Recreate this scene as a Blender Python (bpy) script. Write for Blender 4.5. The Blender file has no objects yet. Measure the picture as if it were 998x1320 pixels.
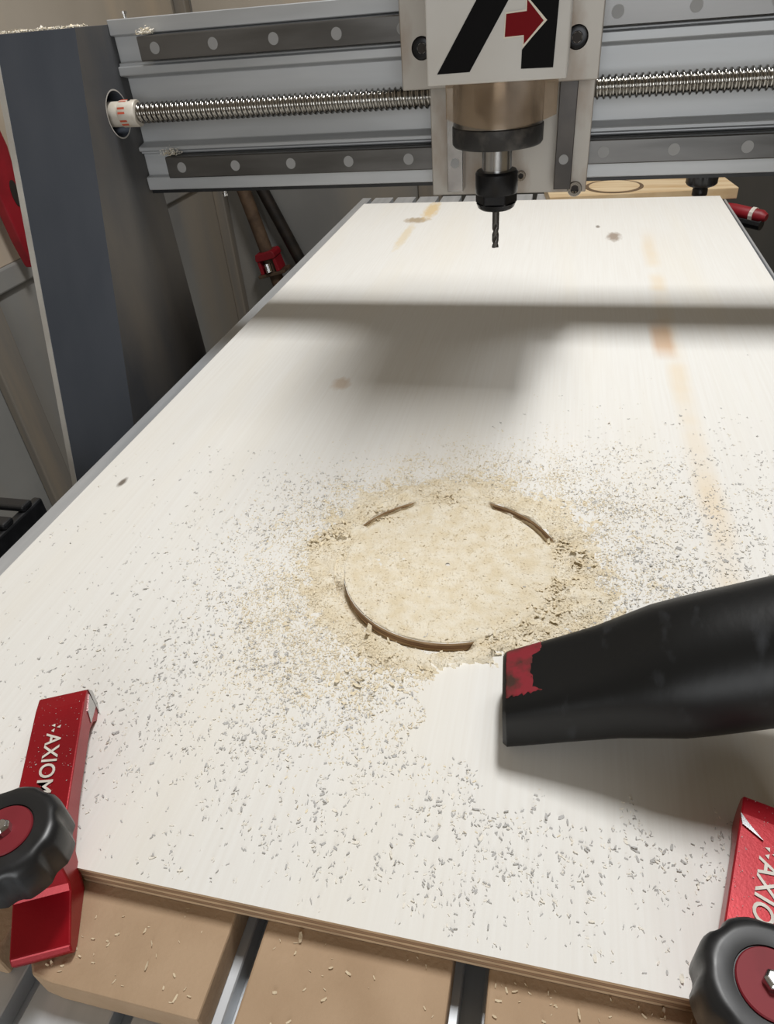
import bpy, bmesh, math, random
import numpy as np
from mathutils import Vector, Matrix, noise

random.seed(7)
rng = np.random.default_rng(7)
scene = bpy.context.scene
COL = scene.collection
PI = math.pi

# ------------------------------------------------------------------ camera
# z = 0 is the top of the plywood sheet; the camera stands 0.304 m above it
F_PX = 891.0
CAM_R = ((0.97302271, 0.21934699, -0.07151014),
         (0.075375, -0.59518845, -0.80004332),
         (-0.2180491, 0.77307025, -0.59566516))
cam_data = bpy.data.cameras.new('camera')
cam = bpy.data.objects.new('camera', cam_data)
COL.objects.link(cam)
cam_data.sensor_fit = 'VERTICAL'
cam_data.sensor_height = 36.0
cam_data.lens = F_PX / 1320.0 * 36.0
cam_data.clip_start = 0.01
rx, dn, fw = (Vector(r) for r in CAM_R)
m = Matrix((rx, -dn, -fw)).transposed().to_4x4()
m.translation = Vector((0, 0, 0.304))
cam.matrix_world = m
scene.camera = cam

# ------------------------------------------------------------------ light
world = bpy.data.worlds.new('world')
scene.world = world
world.use_nodes = True
bg = world.node_tree.nodes['Background']
bg.inputs[0].default_value = (1.0, 0.80, 0.54, 1)
bg.inputs[1].default_value = 0.15


def area_lamp(name, loc, target, sx, sy, power, col=(1, 1, 1)):
    l = bpy.data.lights.new(name, 'AREA')
    l.shape = 'RECTANGLE'
    l.size, l.size_y = sx, sy
    l.energy = power
    l.color = col
    o = bpy.data.objects.new(name, l)
    COL.objects.link(o)
    o.location = loc
    d = Vector(target) - Vector(loc)
    o.rotation_euler = d.to_track_quat('-Z', 'Y').to_euler()
    return o


area_lamp('workshop_tube', (0.06, 0.80, 1.5), (0.06, 0.80, 0.0), 0.16, 0.42, 20.0, (1.0, 0.995, 0.98))
area_lamp('workshop_tube', (0.40, 0.80, 1.5), (0.1, 0.6, 0.0), 0.4, 0.42, 3.6, (0.96, 0.98, 1.0))
area_lamp('front_fill', (0.34, -1.9, 0.55), (0.0, 0.7, 0.2), 1.3, 1.1, 23, (0.95, 0.98, 1.0))  # added fill behind the camera for the upright faces, no known source

vs = scene.view_settings
vs.view_transform = 'Standard'
vs.look = 'None'
vs.gamma = 1.0
vs.use_curve_mapping = False
vs.exposure = 0.0


# ------------------------------------------------------------------ materials
def srgb(r, g, b):
    f = lambda c: (c / 255 / 12.92) if c / 255 <= 0.04045 else ((c / 255 + 0.055) / 1.055) ** 2.4
    return (f(r), f(g), f(b), 1)


def mat(name, col, rough=0.5, metal=0.0, col2=None, scale=20.0, stretch=(1, 1, 1), detail=4.0,
        lo=0.35, hi=0.65, bump=0.0, bump_scale=None, rough2=None, coat=0.0, spec=None):
    """one procedural material: two colours mixed by noise, optional fine bump"""
    mt = bpy.data.materials.new(name)
    mt.use_nodes = True
    nt = mt.node_tree
    b = nt.nodes['Principled BSDF']
    b.inputs['Roughness'].default_value = rough
    b.inputs['Metallic'].default_value = metal
    if coat:
        b.inputs['Coat Weight'].default_value = coat
        b.inputs['Coat Roughness'].default_value = 0.15
    if spec is not None:
        b.inputs['Specular IOR Level'].default_value = spec
    tc = nt.nodes.new('ShaderNodeTexCoord')
    mp = nt.nodes.new('ShaderNodeMapping')
    mp.inputs['Scale'].default_value = stretch
    nt.links.new(tc.outputs['Object'], mp.inputs[0])
    nz = nt.nodes.new('ShaderNodeTexNoise')
    nz.inputs['Scale'].default_value = scale
    nz.inputs['Detail'].default_value = detail
    nt.links.new(mp.outputs[0], nz.inputs['Vector'])
    rp = nt.nodes.new('ShaderNodeValToRGB')
    rp.color_ramp.elements[0].position = lo
    rp.color_ramp.elements[1].position = hi
    rp.color_ramp.elements[0].color = col
    rp.color_ramp.elements[1].color = col2 or col
    nt.links.new(nz.outputs['Fac'], rp.inputs[0])
    nt.links.new(rp.outputs[0], b.inputs['Base Color'])
    if rough2 is not None:
        mr = nt.nodes.new('ShaderNodeMapRange')
        mr.inputs['From Min'].default_value = lo
        mr.inputs['From Max'].default_value = hi
        mr.inputs['To Min'].default_value = rough
        mr.inputs['To Max'].default_value = rough2
        nt.links.new(nz.outputs['Fac'], mr.inputs['Value'])
        nt.links.new(mr.outputs[0], b.inputs['Roughness'])
    if bump:
        n2 = nt.nodes.new('ShaderNodeTexNoise')
        n2.inputs['Scale'].default_value = bump_scale or scale * 4
        n2.inputs['Detail'].default_value = 3
        nt.links.new(mp.outputs[0], n2.inputs['Vector'])
        bp = nt.nodes.new('ShaderNodeBump')
        bp.inputs['Strength'].default_value = bump
        bp.inputs['Distance'].default_value = 0.001
        nt.links.new(n2.outputs['Fac'], bp.inputs['Height'])
        nt.links.new(bp.outputs[0], b.inputs['Normal'])
    mt['principled'] = b.name
    return mt


M = {}
M['alu'] = mat('brushed_aluminium', srgb(176, 178, 180), 0.42, 0.5, srgb(196, 198, 200), 14, (0.15, 6, 6), rough2=0.5)
M['alu_web'] = mat('dull_aluminium', srgb(172, 174, 176), 0.45, 0.45, srgb(194, 196, 198), 9, (0.4, 3, 3), rough2=0.55)
M['alu_bed'] = mat('bed_aluminium', srgb(188, 192, 196), 0.45, 0.55, srgb(205, 208, 212), 25, (3, 0.3, 1))
M['alu_plate'] = mat('dusty_carriage_aluminium', srgb(166, 161, 154), 0.5, 0.5, srgb(124, 102, 82), 26, (1, 1, 0.5), lo=0.5, hi=0.8, detail=6)
M['rail'] = mat('linear_rail_steel', srgb(96, 95, 94), 0.3, 0.85, srgb(116, 115, 114), 18, (0.3, 2, 2), rough2=0.42)
M['zrail_dark'] = mat('dark_rail_steel', srgb(60, 58, 57), 0.35, 0.7, srgb(74, 70, 67), 30)  # darker steel, used for the right vertical rail only
M['steel'] = mat('bright_steel', srgb(205, 205, 205), 0.22, 1.0, srgb(180, 180, 180), 40)
M['screw'] = mat('ballscrew_steel', srgb(178, 176, 172), 0.2, 1.0, srgb(150, 146, 140), 8, (1, 1, 1))
M['spindle'] = mat('spindle_steel', srgb(150, 144, 136), 0.22, 0.9, srgb(120, 108, 96), 25, lo=0.45, hi=0.8)
M['black_cap'] = mat('black_cap', srgb(34, 33, 33), 0.5, 0.1, srgb(78, 74, 70), 60, lo=0.52, hi=0.75, bump=0.2)
M['black_oxide'] = mat('black_oxide_steel', srgb(26, 26, 28), 0.3, 0.6, srgb(34, 34, 36), 40)
M['bit'] = mat('carbide', srgb(92, 90, 88), 0.3, 0.9)
M['leg'] = mat('slate_paint', srgb(60, 66, 76), 0.5, 0.0, srgb(68, 73, 82), 10, (2, 1, 0.6), rough2=0.62, bump=0.08, bump_scale=600)
M['leg_dusty'] = mat('dusty_slate_paint', srgb(62, 63, 66), 0.6, 0.0, srgb(92, 86, 78), 7, (1, 1.5, 0.5), lo=0.38, hi=0.72, detail=7, bump=0.08, bump_scale=600)
M['leg_edge'] = mat('bare_panel_edge', srgb(176, 172, 166), 0.5, 0.3, srgb(196, 194, 188), 16)
M['cover'] = mat('pale_grey_cover', srgb(196, 194, 190), 0.5, 0.0, srgb(186, 182, 176), 12, lo=0.4, hi=0.7)
M['logo_black'] = mat('logo_black', srgb(12, 11, 12), 0.6, spec=0.08)
M['logo_red'] = mat('logo_red', srgb(112, 10, 18), 0.6, spec=0.1)
M['logo_white'] = mat('logo_cream', srgb(214, 206, 190), 0.5)
M['red_anod'] = mat('red_anodised', srgb(158, 13, 28), 0.32, 0.35, srgb(144, 13, 27), 30, bump=0.05, bump_scale=900)
M['red_paint'] = mat('red_paint', srgb(150, 22, 36), 0.5, 0.0, srgb(128, 18, 30), 20)
M['red_disc'] = mat('red_disc', srgb(126, 24, 36), 0.6, 0.1, srgb(116, 20, 32), 30)
M['black_plastic'] = mat('black_plastic', srgb(26, 27, 29), 0.36, 0.0, srgb(34, 35, 38), 90, lo=0.5, hi=0.8, rough2=0.5)
M['white_print'] = mat('white_print', srgb(224, 220, 212), 0.5, 0.0, srgb(205, 198, 188), 300)
M['nozzle'] = mat('scuffed_black_plastic', srgb(17, 18, 19), 0.42, 0.0, srgb(56, 58, 62), 34, (2.2, 1, 1), lo=0.60, hi=0.86, detail=10, rough2=0.6, bump=0.15, bump_scale=60, spec=0.3)
M['nozzle_red'] = mat('worn_red_patch', srgb(132, 24, 38), 0.65, 0.0, srgb(60, 34, 24), 110, lo=0.44, hi=0.66, detail=6)
M['mdf'] = mat('mdf', srgb(176, 150, 122), 0.8, 0.0, srgb(164, 138, 110), 30, bump=0.25, bump_scale=500)
M['pine'] = mat('pine', srgb(222, 200, 164), 0.6, 0.0, srgb(198, 168, 126), 7, (1.0, 9, 3), lo=0.42, hi=0.7)
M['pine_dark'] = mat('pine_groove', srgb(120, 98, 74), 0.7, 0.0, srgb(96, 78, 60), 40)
M['dust'] = mat('sawdust', srgb(232, 224, 206), 0.95, 0.0, srgb(222, 209, 182), 90, lo=0.38, hi=0.66, detail=7, bump=0.9, bump_scale=700, spec=0.1)
M['chip_pale'] = mat('chip_pale', srgb(236, 231, 220), 0.85, spec=0.2)
M['chip_mdf'] = mat('chip_cream', srgb(212, 196, 168), 0.85, spec=0.2)
M['chip_tan'] = mat('chip_tan', srgb(232, 220, 194), 0.85, spec=0.2)
M['chip_grey'] = mat('chip_grey', srgb(188, 187, 185), 0.85, spec=0.2)
M['rust'] = mat('rusty_pipe', srgb(104, 84, 66), 0.65, 0.2, srgb(72, 56, 44), 30, lo=0.35, hi=0.65, detail=6)
M['black_pipe'] = mat('black_pipe', srgb(30, 27, 25), 0.5, 0.3, srgb(48, 40, 34), 30)
M['stub'] = mat('white_collar', srgb(206, 200, 190), 0.45, 0.1, srgb(190, 180, 164), 60)
M['mark_red'] = mat('red_mark', srgb(190, 84, 60), 0.6)
M['hole'] = mat('dark_bore', srgb(40, 34, 30), 0.7)
M['plug'] = mat('rail_plug', srgb(146, 146, 146), 0.6, 0.1)


def clear_sheet():
    mt = bpy.data.materials.new('dusty_clear_plastic')
    mt.use_nodes = True
    nt = mt.node_tree
    b = nt.nodes['Principled BSDF']
    b.inputs['Base Color'].default_value = srgb(150, 132, 112)
    b.inputs['Roughness'].default_value = 0.25
    tr = nt.nodes.new('ShaderNodeBsdfTransparent')
    tr.inputs[0].default_value = (0.93, 0.88, 0.82, 1)
    mx = nt.nodes.new('ShaderNodeMixShader')
    nz = nt.nodes.new('ShaderNodeTexNoise')
    nz.inputs['Scale'].default_value = 45
    nz.inputs['Detail'].default_value = 6
    tc = nt.nodes.new('ShaderNodeTexCoord')
    nt.links.new(tc.outputs['Object'], nz.inputs['Vector'])
    mr = nt.nodes.new('ShaderNodeMapRange')
    mr.inputs['From Min'].default_value = 0.35
    mr.inputs['From Max'].default_value = 0.75
    mr.inputs['To Min'].default_value = 0.18
    mr.inputs['To Max'].default_value = 0.5
    nt.links.new(nz.outputs['Fac'], mr.inputs['Value'])
    nt.links.new(mr.outputs[0], mx.inputs[0])
    nt.links.new(tr.outputs[0], mx.inputs[1])
    nt.links.new(b.outputs[0], mx.inputs[2])
    nt.links.new(mx.outputs[0], nt.nodes['Material Output'].inputs[0])
    return mt


M['clear'] = clear_sheet()


def concrete(name, c1, c2, c3, axis_scale):
    """grey wall with vertical tan water streaks (a fixed pattern on the wall)"""
    mt = mat(name, c1, 0.8, 0.0, c2, 2.2, (1, 1, 1), detail=8, lo=0.35, hi=0.68, bump=0.3, bump_scale=30)
    nt = mt.node_tree
    b = nt.nodes['Principled BSDF']
    tc = nt.nodes.new('ShaderNodeTexCoord')
    mp = nt.nodes.new('ShaderNodeMapping')
    mp.inputs['Scale'].default_value = axis_scale
    nz = nt.nodes.new('ShaderNodeTexNoise')
    nz.inputs['Scale'].default_value = 1.0
    nz.inputs['Detail'].default_value = 3
    nt.links.new(tc.outputs['Object'], mp.inputs[0])
    nt.links.new(mp.outputs[0], nz.inputs['Vector'])
    mr = nt.nodes.new('ShaderNodeMapRange')
    mr.inputs['From Min'].default_value = 0.52
    mr.inputs['From Max'].default_value = 0.72
    nt.links.new(nz.outputs['Fac'], mr.inputs['Value'])
    mx = nt.nodes.new('ShaderNodeMix')
    mx.data_type = 'RGBA'
    nt.links.new(mr.outputs[0], mx.inputs[0])
    ramp = [n for n in nt.nodes if n.type == 'VALTORGB'][0]
    nt.links.new(ramp.outputs[0], mx.inputs[6])
    mx.inputs[7].default_value = c3
    nt.links.new(mx.outputs[2], b.inputs['Base Color'])
    return mt


M['wall'] = concrete('stained_grey_wall', srgb(125, 125, 124), srgb(150, 150, 147), srgb(156, 147, 134), (4, 4, 0.4))
M['wall_up'] = concrete('tan_grey_sheathing', srgb(172, 163, 150), srgb(192, 183, 170), srgb(196, 180, 158), (5, 5, 0.4))
M['wall_dark'] = concrete('darkened_wall', srgb(66, 65, 61), srgb(79, 77, 73), srgb(86, 81, 75), (4, 4, 0.4))  # wall grey darkened to offset lamp light on the right part
M['floor'] = mat('concrete_floor', srgb(104, 103, 100), 0.85, 0.0, srgb(84, 83, 80), 5, detail=8, bump=0.3)
M['wood_post'] = mat('grey_tan_timber', srgb(142, 132, 118), 0.8, 0.0, srgb(126, 121, 114), 6, (6, 6, 0.6))


def plywood(name):
    """whitish veneer: grain along the sheet, tan mineral streak, knots, ply layers on the edges"""
    mt = bpy.data.materials.new(name)
    mt.use_nodes = True
    nt = mt.node_tree
    b = nt.nodes['Principled BSDF']
    b.inputs['Roughness'].default_value = 0.62
    b.inputs['Specular IOR Level'].default_value = 0.25
    L = nt.links.new
    tc = nt.nodes.new('ShaderNodeTexCoord')

    def noise_tex(scale, stretch, detail=4):
        mp = nt.nodes.new('ShaderNodeMapping')
        mp.inputs['Scale'].default_value = stretch
        L(tc.outputs['Object'], mp.inputs[0])
        n = nt.nodes.new('ShaderNodeTexNoise')
        n.inputs['Scale'].default_value = scale
        n.inputs['Detail'].default_value = detail
        L(mp.outputs[0], n.inputs['Vector'])
        return n.outputs['Fac']

    def rng_(v, a, bb, c=0.0, d=1.0):
        mr = nt.nodes.new('ShaderNodeMapRange')
        mr.inputs['From Min'].default_value = a
        mr.inputs['From Max'].default_value = bb
        mr.inputs['To Min'].default_value = c
        mr.inputs['To Max'].default_value = d
        L(v, mr.inputs['Value'])
        return mr.outputs[0]

    def mth(op, a, bb):
        n = nt.nodes.new('ShaderNodeMath')
        n.operation = op
        for i, v in enumerate((a, bb)):
            if isinstance(v, (int, float)):
                n.inputs[i].default_value = v
            else:
                L(v, n.inputs[i])
        return n.outputs[0]

    def mix(fac, a, bb):
        n = nt.nodes.new('ShaderNodeMix')
        n.data_type = 'RGBA'
        L(fac, n.inputs[0])
        for i, v in ((6, a), (7, bb)):
            if isinstance(v, tuple):
                n.inputs[i].default_value = v
            else:
                L(v, n.inputs[i])
        return n.outputs[2]

    sep = nt.nodes.new('ShaderNodeSeparateXYZ')
    L(tc.outputs['Object'], sep.inputs[0])
    X, Y, Z = sep.outputs
    fine = noise_tex(1.0, (420, 9, 1), 3)
    base = mix(rng_(fine, 0.35, 0.7), srgb(231, 230, 226), srgb(227, 225, 220))
    broad = noise_tex(1.0, (14, 1.6, 1), 3)
    base = mix(rng_(broad, 0.5, 0.8, 0.0, 0.55), base, srgb(230, 224, 210))
    # tan streak
    wob = noise_tex(1.0, (3, 7, 1), 3)
    cx = mth('ADD', 0.1165, mth('MULTIPLY', mth('SUBTRACT', wob, 0.5), 0.016))
    dist = mth('ABSOLUTE', mth('SUBTRACT', X, cx), 0)
    brk = rng_(noise_tex(1.0, (6, 13, 1), 2), 0.36, 0.62, 0.08, 0.75)
    streak = mth('MULTIPLY', rng_(dist, 0.003, 0.013, 1.0, 0.0), brk)
    streak = mth('MULTIPLY', streak, rng_(Y, 1.02, 1.15, 1.0, 0.0))
    base = mix(streak, base, srgb(228, 212, 186))
    patch = mth('MULTIPLY', rng_(mth('ABSOLUTE', mth('SUBTRACT', X, 0.108), 0), 0.006, 0.014, 1, 0),
                rng_(mth('ABSOLUTE', mth('SUBTRACT', Y, 0.725), 0), 0.02, 0.055, 0.7, 0))
    base = mix(patch, base, srgb(204, 164, 124))

    def spot(px, py, ax, ay, col, amt, inner=0.45):
        ddx = mth('DIVIDE', mth('SUBTRACT', X, px), ax)
        ddy = mth('DIVIDE', mth('SUBTRACT', Y, py), ay)
        wv = mth('MULTIPLY', mth('SUBTRACT', noise_tex(1.0, (160, 60, 1), 3), 0.5), 0.9)
        d = mth('ADD', mth('SQRT', mth('ADD', mth('MULTIPLY', ddx, ddx), mth('MULTIPLY', ddy, ddy)), 0), wv)
        nonlocal base
        base = mix(rng_(d, inner, 1.0, amt, 0.0), base, col)

    spot(0.072, 1.095, 0.012, 0.028, srgb(150, 132, 116), 0.85)
    spot(0.05, 1.15, 0.004, 0.01, srgb(120, 110, 100), 0.8)
    spot(-0.243, 1.205, 0.026, 0.022, srgb(168, 146, 112), 0.8)
    spot(-0.228, 1.27, 0.016, 0.075, srgb(222, 194, 140), 0.8)
    spot(-0.244, 1.11, 0.010, 0.09, srgb(222, 204, 166), 0.6)
    spot(-0.204, 0.597, 0.011, 0.016, srgb(196, 172, 146), 0.6)
    spot(-0.338, 0.407, 0.0035, 0.008, srgb(104, 92, 80), 0.9)
    # edge plies
    zs = rng_(Z, -0.012, 0.0, 0.0, 5.0)
    frac = mth('FRACT', zs, 0)
    par = mth('GREATER_THAN', mth('FRACT', mth('MULTIPLY', zs, 0.5), 0), 0.5)
    ply = mix(par, srgb(196, 170, 138), srgb(150, 122, 96))
    ply = mix(rng_(noise_tex(1.0, (60, 60, 500), 3), 0.4, 0.7, 0, 0.5), ply, srgb(120, 96, 76))
    ply = mix(mth('LESS_THAN', frac, 0.12), ply, srgb(96, 74, 58))
    geo = nt.nodes.new('ShaderNodeNewGeometry')
    sn = nt.nodes.new('ShaderNodeSeparateXYZ')
    L(geo.outputs['True Normal'], sn.inputs[0])
    side = mth('LESS_THAN', mth('ABSOLUTE', sn.outputs[2], 0), 0.5)
    col = mix(side, base, ply)
    L(col, b.inputs['Base Color'])
    bp = nt.nodes.new('ShaderNodeBump')
    bp.inputs['Strength'].default_value = 0.12
    bp.inputs['Distance'].default_value = 0.0006
    L(fine, bp.inputs['Height'])
    L(bp.outputs[0], b.inputs['Normal'])
    return mt


M['ply'] = plywood('white_plywood')


# ------------------------------------------------------------------ mesh helpers
class MB:
    def __init__(self):
        self.v, self.f = [], []

    def add(self, vs_, fs):
        o = len(self.v)
        self.v += [tuple(p) for p in vs_]
        self.f += [tuple(i + o for i in q) for q in fs]
        return self

    def box(self, x0, x1, y0, y1, z0, z1):
        p = [(x, y, z) for z in (z0, z1) for y in (y0, y1) for x in (x0, x1)]
        return self.add(p, [(0, 2, 3, 1), (4, 5, 7, 6), (0, 1, 5, 4), (2, 6, 7, 3), (0, 4, 6, 2), (1, 3, 7, 5)])

    def prism(self, poly, t0, t1, fn):
        """extrude a 2-D polygon; fn(a, b, t) -> xyz"""
        n = len(poly)
        p = [fn(a, b, t) for t in (t0, t1) for a, b in poly]
        fs = [tuple(range(n)), tuple(range(2 * n - 1, n - 1, -1))]
        fs += [(i, i + n, (i + 1) % n + n, (i + 1) % n) for i in range(n)]
        return self.add(p, fs)

    def loft(self, rings, cap=True):
        n = len(rings[0])
        p = [q for r in rings for q in r]
        fs = []
        for k in range(len(rings) - 1):
            for i in range(n):
                a, b = k * n + i, k * n + (i + 1) % n
                fs.append((a, b, b + n, a + n))
        if cap:
            fs.append(tuple(range(n - 1, -1, -1)))
            fs.append(tuple((len(rings) - 1) * n + i for i in range(n)))
        return self.add(p, fs)

    def lathe(self, prof, c, axis='z', n=32, cap=True):
        """prof: list of (radius, height) along axis from c"""
        rings = []
        for r, hh in prof:
            ring = []
            for i in range(n):
                a = 2 * PI * i / n
                u, w = r * math.cos(a), r * math.sin(a)
                q = {'z': (u, w, hh), 'x': (hh, u, w), 'y': (w, hh, u)}[axis]
                ring.append((c[0] + q[0], c[1] + q[1], c[2] + q[2]))
            rings.append(ring)
        return self.loft(rings, cap)

    def tube(self, path, r, n=14):
        path = [Vector(p) for p in path]
        rings = []
        for i, p in enumerate(path):
            t = (path[min(i + 1, len(path) - 1)] - path[max(i - 1, 0)]).normalized()
            ref = Vector((0, 0, 1)) if abs(t.z) < 0.9 else Vector((1, 0, 0))
            u = t.cross(ref).normalized()
            w = u.cross(t)
            rr = r[i] if isinstance(r, (list, tuple)) else r
            rings.append([tuple(p + (u * math.cos(2 * PI * k / n) + w * math.sin(2 * PI * k / n)) * rr) for k in range(n)])
        return self.loft(rings)

    def build(self, name, material, parent=None, bevel=0.0, smooth=False, seg=2, angle=40):
        me = bpy.data.meshes.new(name)
        me.from_pydata(self.v, [], self.f)
        bm = bmesh.new()
        bm.from_mesh(me)
        bmesh.ops.recalc_face_normals(bm, faces=bm.faces)
        bm.to_mesh(me)
        bm.free()
        me.validate()
        o = bpy.data.objects.new(name, me)
        COL.objects.link(o)
        me.materials.append(M[material])
        if smooth:
            me.shade_smooth()
            me.set_sharp_from_angle(angle=math.radians(angle))
        if bevel:
            bv = o.modifiers.new('bevel', 'BEVEL')
            bv.width = bevel
            bv.segments = seg
            bv.limit_method = 'ANGLE'
            bv.angle_limit = math.radians(35)
        if parent:
            o.parent = parent
            o.matrix_parent_inverse = parent.matrix_basis.inverted()
        return o


def tag(o, label=None, cat=None, group=None, kind=None):
    for k, v in (('label', label), ('category', cat), ('group', group), ('kind', kind)):
        if v:
            o[k] = v
    return o


def thing(name, label, cat, loc=(0, 0, 0), group=None):
    o = bpy.data.objects.new(name, None)
    COL.objects.link(o)
    o.location = loc
    o.empty_display_size = 0.05
    return tag(o, label, cat, group)


def copy_part(src, parent, delta=(0, 0, 0)):
    c = src.copy()
    COL.objects.link(c)
    c.parent = parent
    c.matrix_parent_inverse = src.matrix_parent_inverse.copy()
    c.location = Vector(src.location) + Vector(delta)
    return c


# ------------------------------------------------------------------ the setting
FLOOR = -0.92
tag(MB().box(-1.09, 2.2, -1.6, 2.2, FLOOR - 0.05, FLOOR).build('floor', 'floor'), kind='structure')
wb = tag(MB().box(-1.19, 2.2, 2.2, 2.3, FLOOR - 0.05, 1.7).build('wall_back', 'wall'), kind='structure')
wl = tag(MB().box(-1.19, -1.09, -1.6, 2.2, FLOOR - 0.05, 1.7).build('wall_left', 'wall'), kind='structure')
MB().box(-1.09, -1.078, -1.6, 2.2, -0.115, -0.072).build('ledge', 'wall', wl, bevel=0.004)
MB().box(-1.09, -1.055, 2.165, 2.2, FLOOR, 1.6).build('corner_post', 'wood_post', wl, bevel=0.004)
MB().box(-1.09, -1.07, 1.06, 1.13, FLOOR, -0.115).build('batten', 'wood_post', wl, bevel=0.003)
MB().box(-0.43, -0.36, 2.18, 2.2, FLOOR, 1.6).build('batten', 'wood_post', wb, bevel=0.003)

for k in range(5):
    MB().box(-1.0899, -1.083, -1.55 + 0.74 * k, -0.816 + 0.74 * k, -0.0719, 1.69).build('sheathing_panel', 'wall_up', wl, bevel=0.002)
for k in range(4):
    MB().box(-1.05 + 0.8 * k, -0.256 + 0.8 * k, 2.193, 2.1999, -0.05, 1.69).build('sheathing_panel', 'wall_up', wb, bevel=0.002)

MB().box(-0.3599, 2.19, 2.194, 2.1999, FLOOR, -0.0505).build('added_dark_panel', 'wall_dark', wb, bevel=0.002)  # added sheet: its dark colour tones down the lamp-lit right part of the wall

# ------------------------------------------------------------------ slotted bed
PITCH, SLOT = 0.0475, 0.009
TOP = -0.030
XL, XR, YF, YB = -0.416, 0.280, -0.12, 1.505
bed = thing('router_bed', 'slotted silver aluminium bed of the router machine under the plywood', 'machine bed', (-0.068, 0.7, FLOOR))
slots = [-0.013 + PITCH * k for k in range(-8, 7)]
slots = [s for s in slots if XL + 0.01 < s < XR - 0.006]
edges = [XL] + [e for s in slots for e in (s - SLOT / 2, s + SLOT / 2)] + [XR]
for i in range(0, len(edges), 2):
    MB().box(edges[i], edges[i + 1], YF, YB, TOP - 0.012, TOP).build('bed_plank', 'alu_bed', bed, bevel=0.0006, seg=1)
MB().box(XL, XR, YF, YB, TOP - 0.040, TOP - 0.0121).build('bed_plate', 'alu_bed', bed)
MB().box(XL + 0.02, XR - 0.02, YF + 0.05, YB - 0.05, TOP - 0.16, TOP - 0.0401).build('bed_frame', 'leg', bed, bevel=0.003)
for sx in (XL + 0.07, XR - 0.07):
    for sy in (YF + 0.1, YB - 0.1):
        MB().box(sx - 0.04, sx + 0.04, sy - 0.04, sy + 0.04, FLOOR, TOP - 0.1601).build('leg', 'leg', bed, bevel=0.003)
MB().box(-0.62, XL + 0.02, -0.1, 0.5, -0.138, -0.1325).build('cable_tray', 'black_plastic', bed)

# cable chain lying in the tray
ch = thing('cable_chain', 'black plastic cable drag chain lying beside the bed', 'cable chain', (-0.53, 0.2, -0.132))
for k in range(18):
    y = -0.05 + k * 0.029
    b = MB()
    for sx in (-0.600, -0.507):
        b.box(sx, sx + 0.010, y, y + 0.033, -0.1315, -0.078)
    b.box(-0.600, -0.497, y + 0.006, y + 0.02, -0.078, -0.071)
    b.box(-0.600, -0.497, y + 0.006, y + 0.02, -0.1315, -0.127)
    b.build('chain_link', 'black_plastic', ch, bevel=0.003)
for sx, rr in ((-0.570, 0.010), (-0.535, 0.008)):
    MB().tube([(sx, -0.06 + 0.05 * i, -0.117 + 0.004 * math.sin(i)) for i in range(11)], rr, 10).build('cable', 'black_plastic', ch, smooth=True)

# ------------------------------------------------------------------ spoilboard strips
gaps = [-0.302, -0.206, -0.1095, -0.014, 0.081, 0.177]
GW = 0.0145
bounds = [-0.352] + gaps + [0.240]
strip_lab = ['tan fibreboard spoilboard strip on the bed edge next to the cable chain',
             'square-ended tan fibreboard spoilboard strip across the slot from the chamfered strip',
             'tan fibreboard spoilboard strip with chamfered corner beside the red clamp foot',
             'tan fibreboard spoilboard strip between the chamfered strip and the double-lipped open slot',
             'tan fibreboard spoilboard strip between the double-lipped open slot and a clamp knob',
             'tan fibreboard spoilboard strip on the far side of the clamp below the nozzle',
             'tan fibreboard spoilboard strip on the bed edge opposite the cable chain']
yst = [0.080, 0.078, 0.0745, 0.01, 0.01, 0.01, 0.01]
for i in range(len(bounds) - 1):
    x0 = bounds[i] + (GW / 2 if i else 0)
    x1 = bounds[i + 1] - (GW / 2 if i < len(bounds) - 2 else 0)
    y0 = yst[i]
    poly = [(x0, y0), (x1, y0), (x1, 1.34), (x0, 1.34)]
    if i == 2:
        poly = [(x0 - 0.002, y0 + 0.010), (x0 + 0.006, y0 + 0.001), (x0 + 0.016, y0), (x1, y0), (x1, 1.34), (x0 - 0.002, 1.34)]
    o = MB().prism(poly, TOP, -0.012, lambda a, b, t: (a, b, t)).build('spoilboard_strip', 'mdf', bevel=0.0012)
    tag(o, strip_lab[i], 'fibreboard strip', 'spoilboard strips on the bed')

# ------------------------------------------------------------------ plywood sheet with the routed ring
CX, CY = -0.058, 0.342
R1, R2, GD = 0.0692, 0.0757, -0.0085
PX0, PX1, PY0, PY1 = -0.365, 0.249, 0.1148, 1.325
sheet = thing('plywood_sheet', 'large whitish plywood sheet with a routed circle, clamped on the bed', 'plywood', (-0.058, 0.72, -0.012))


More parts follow.
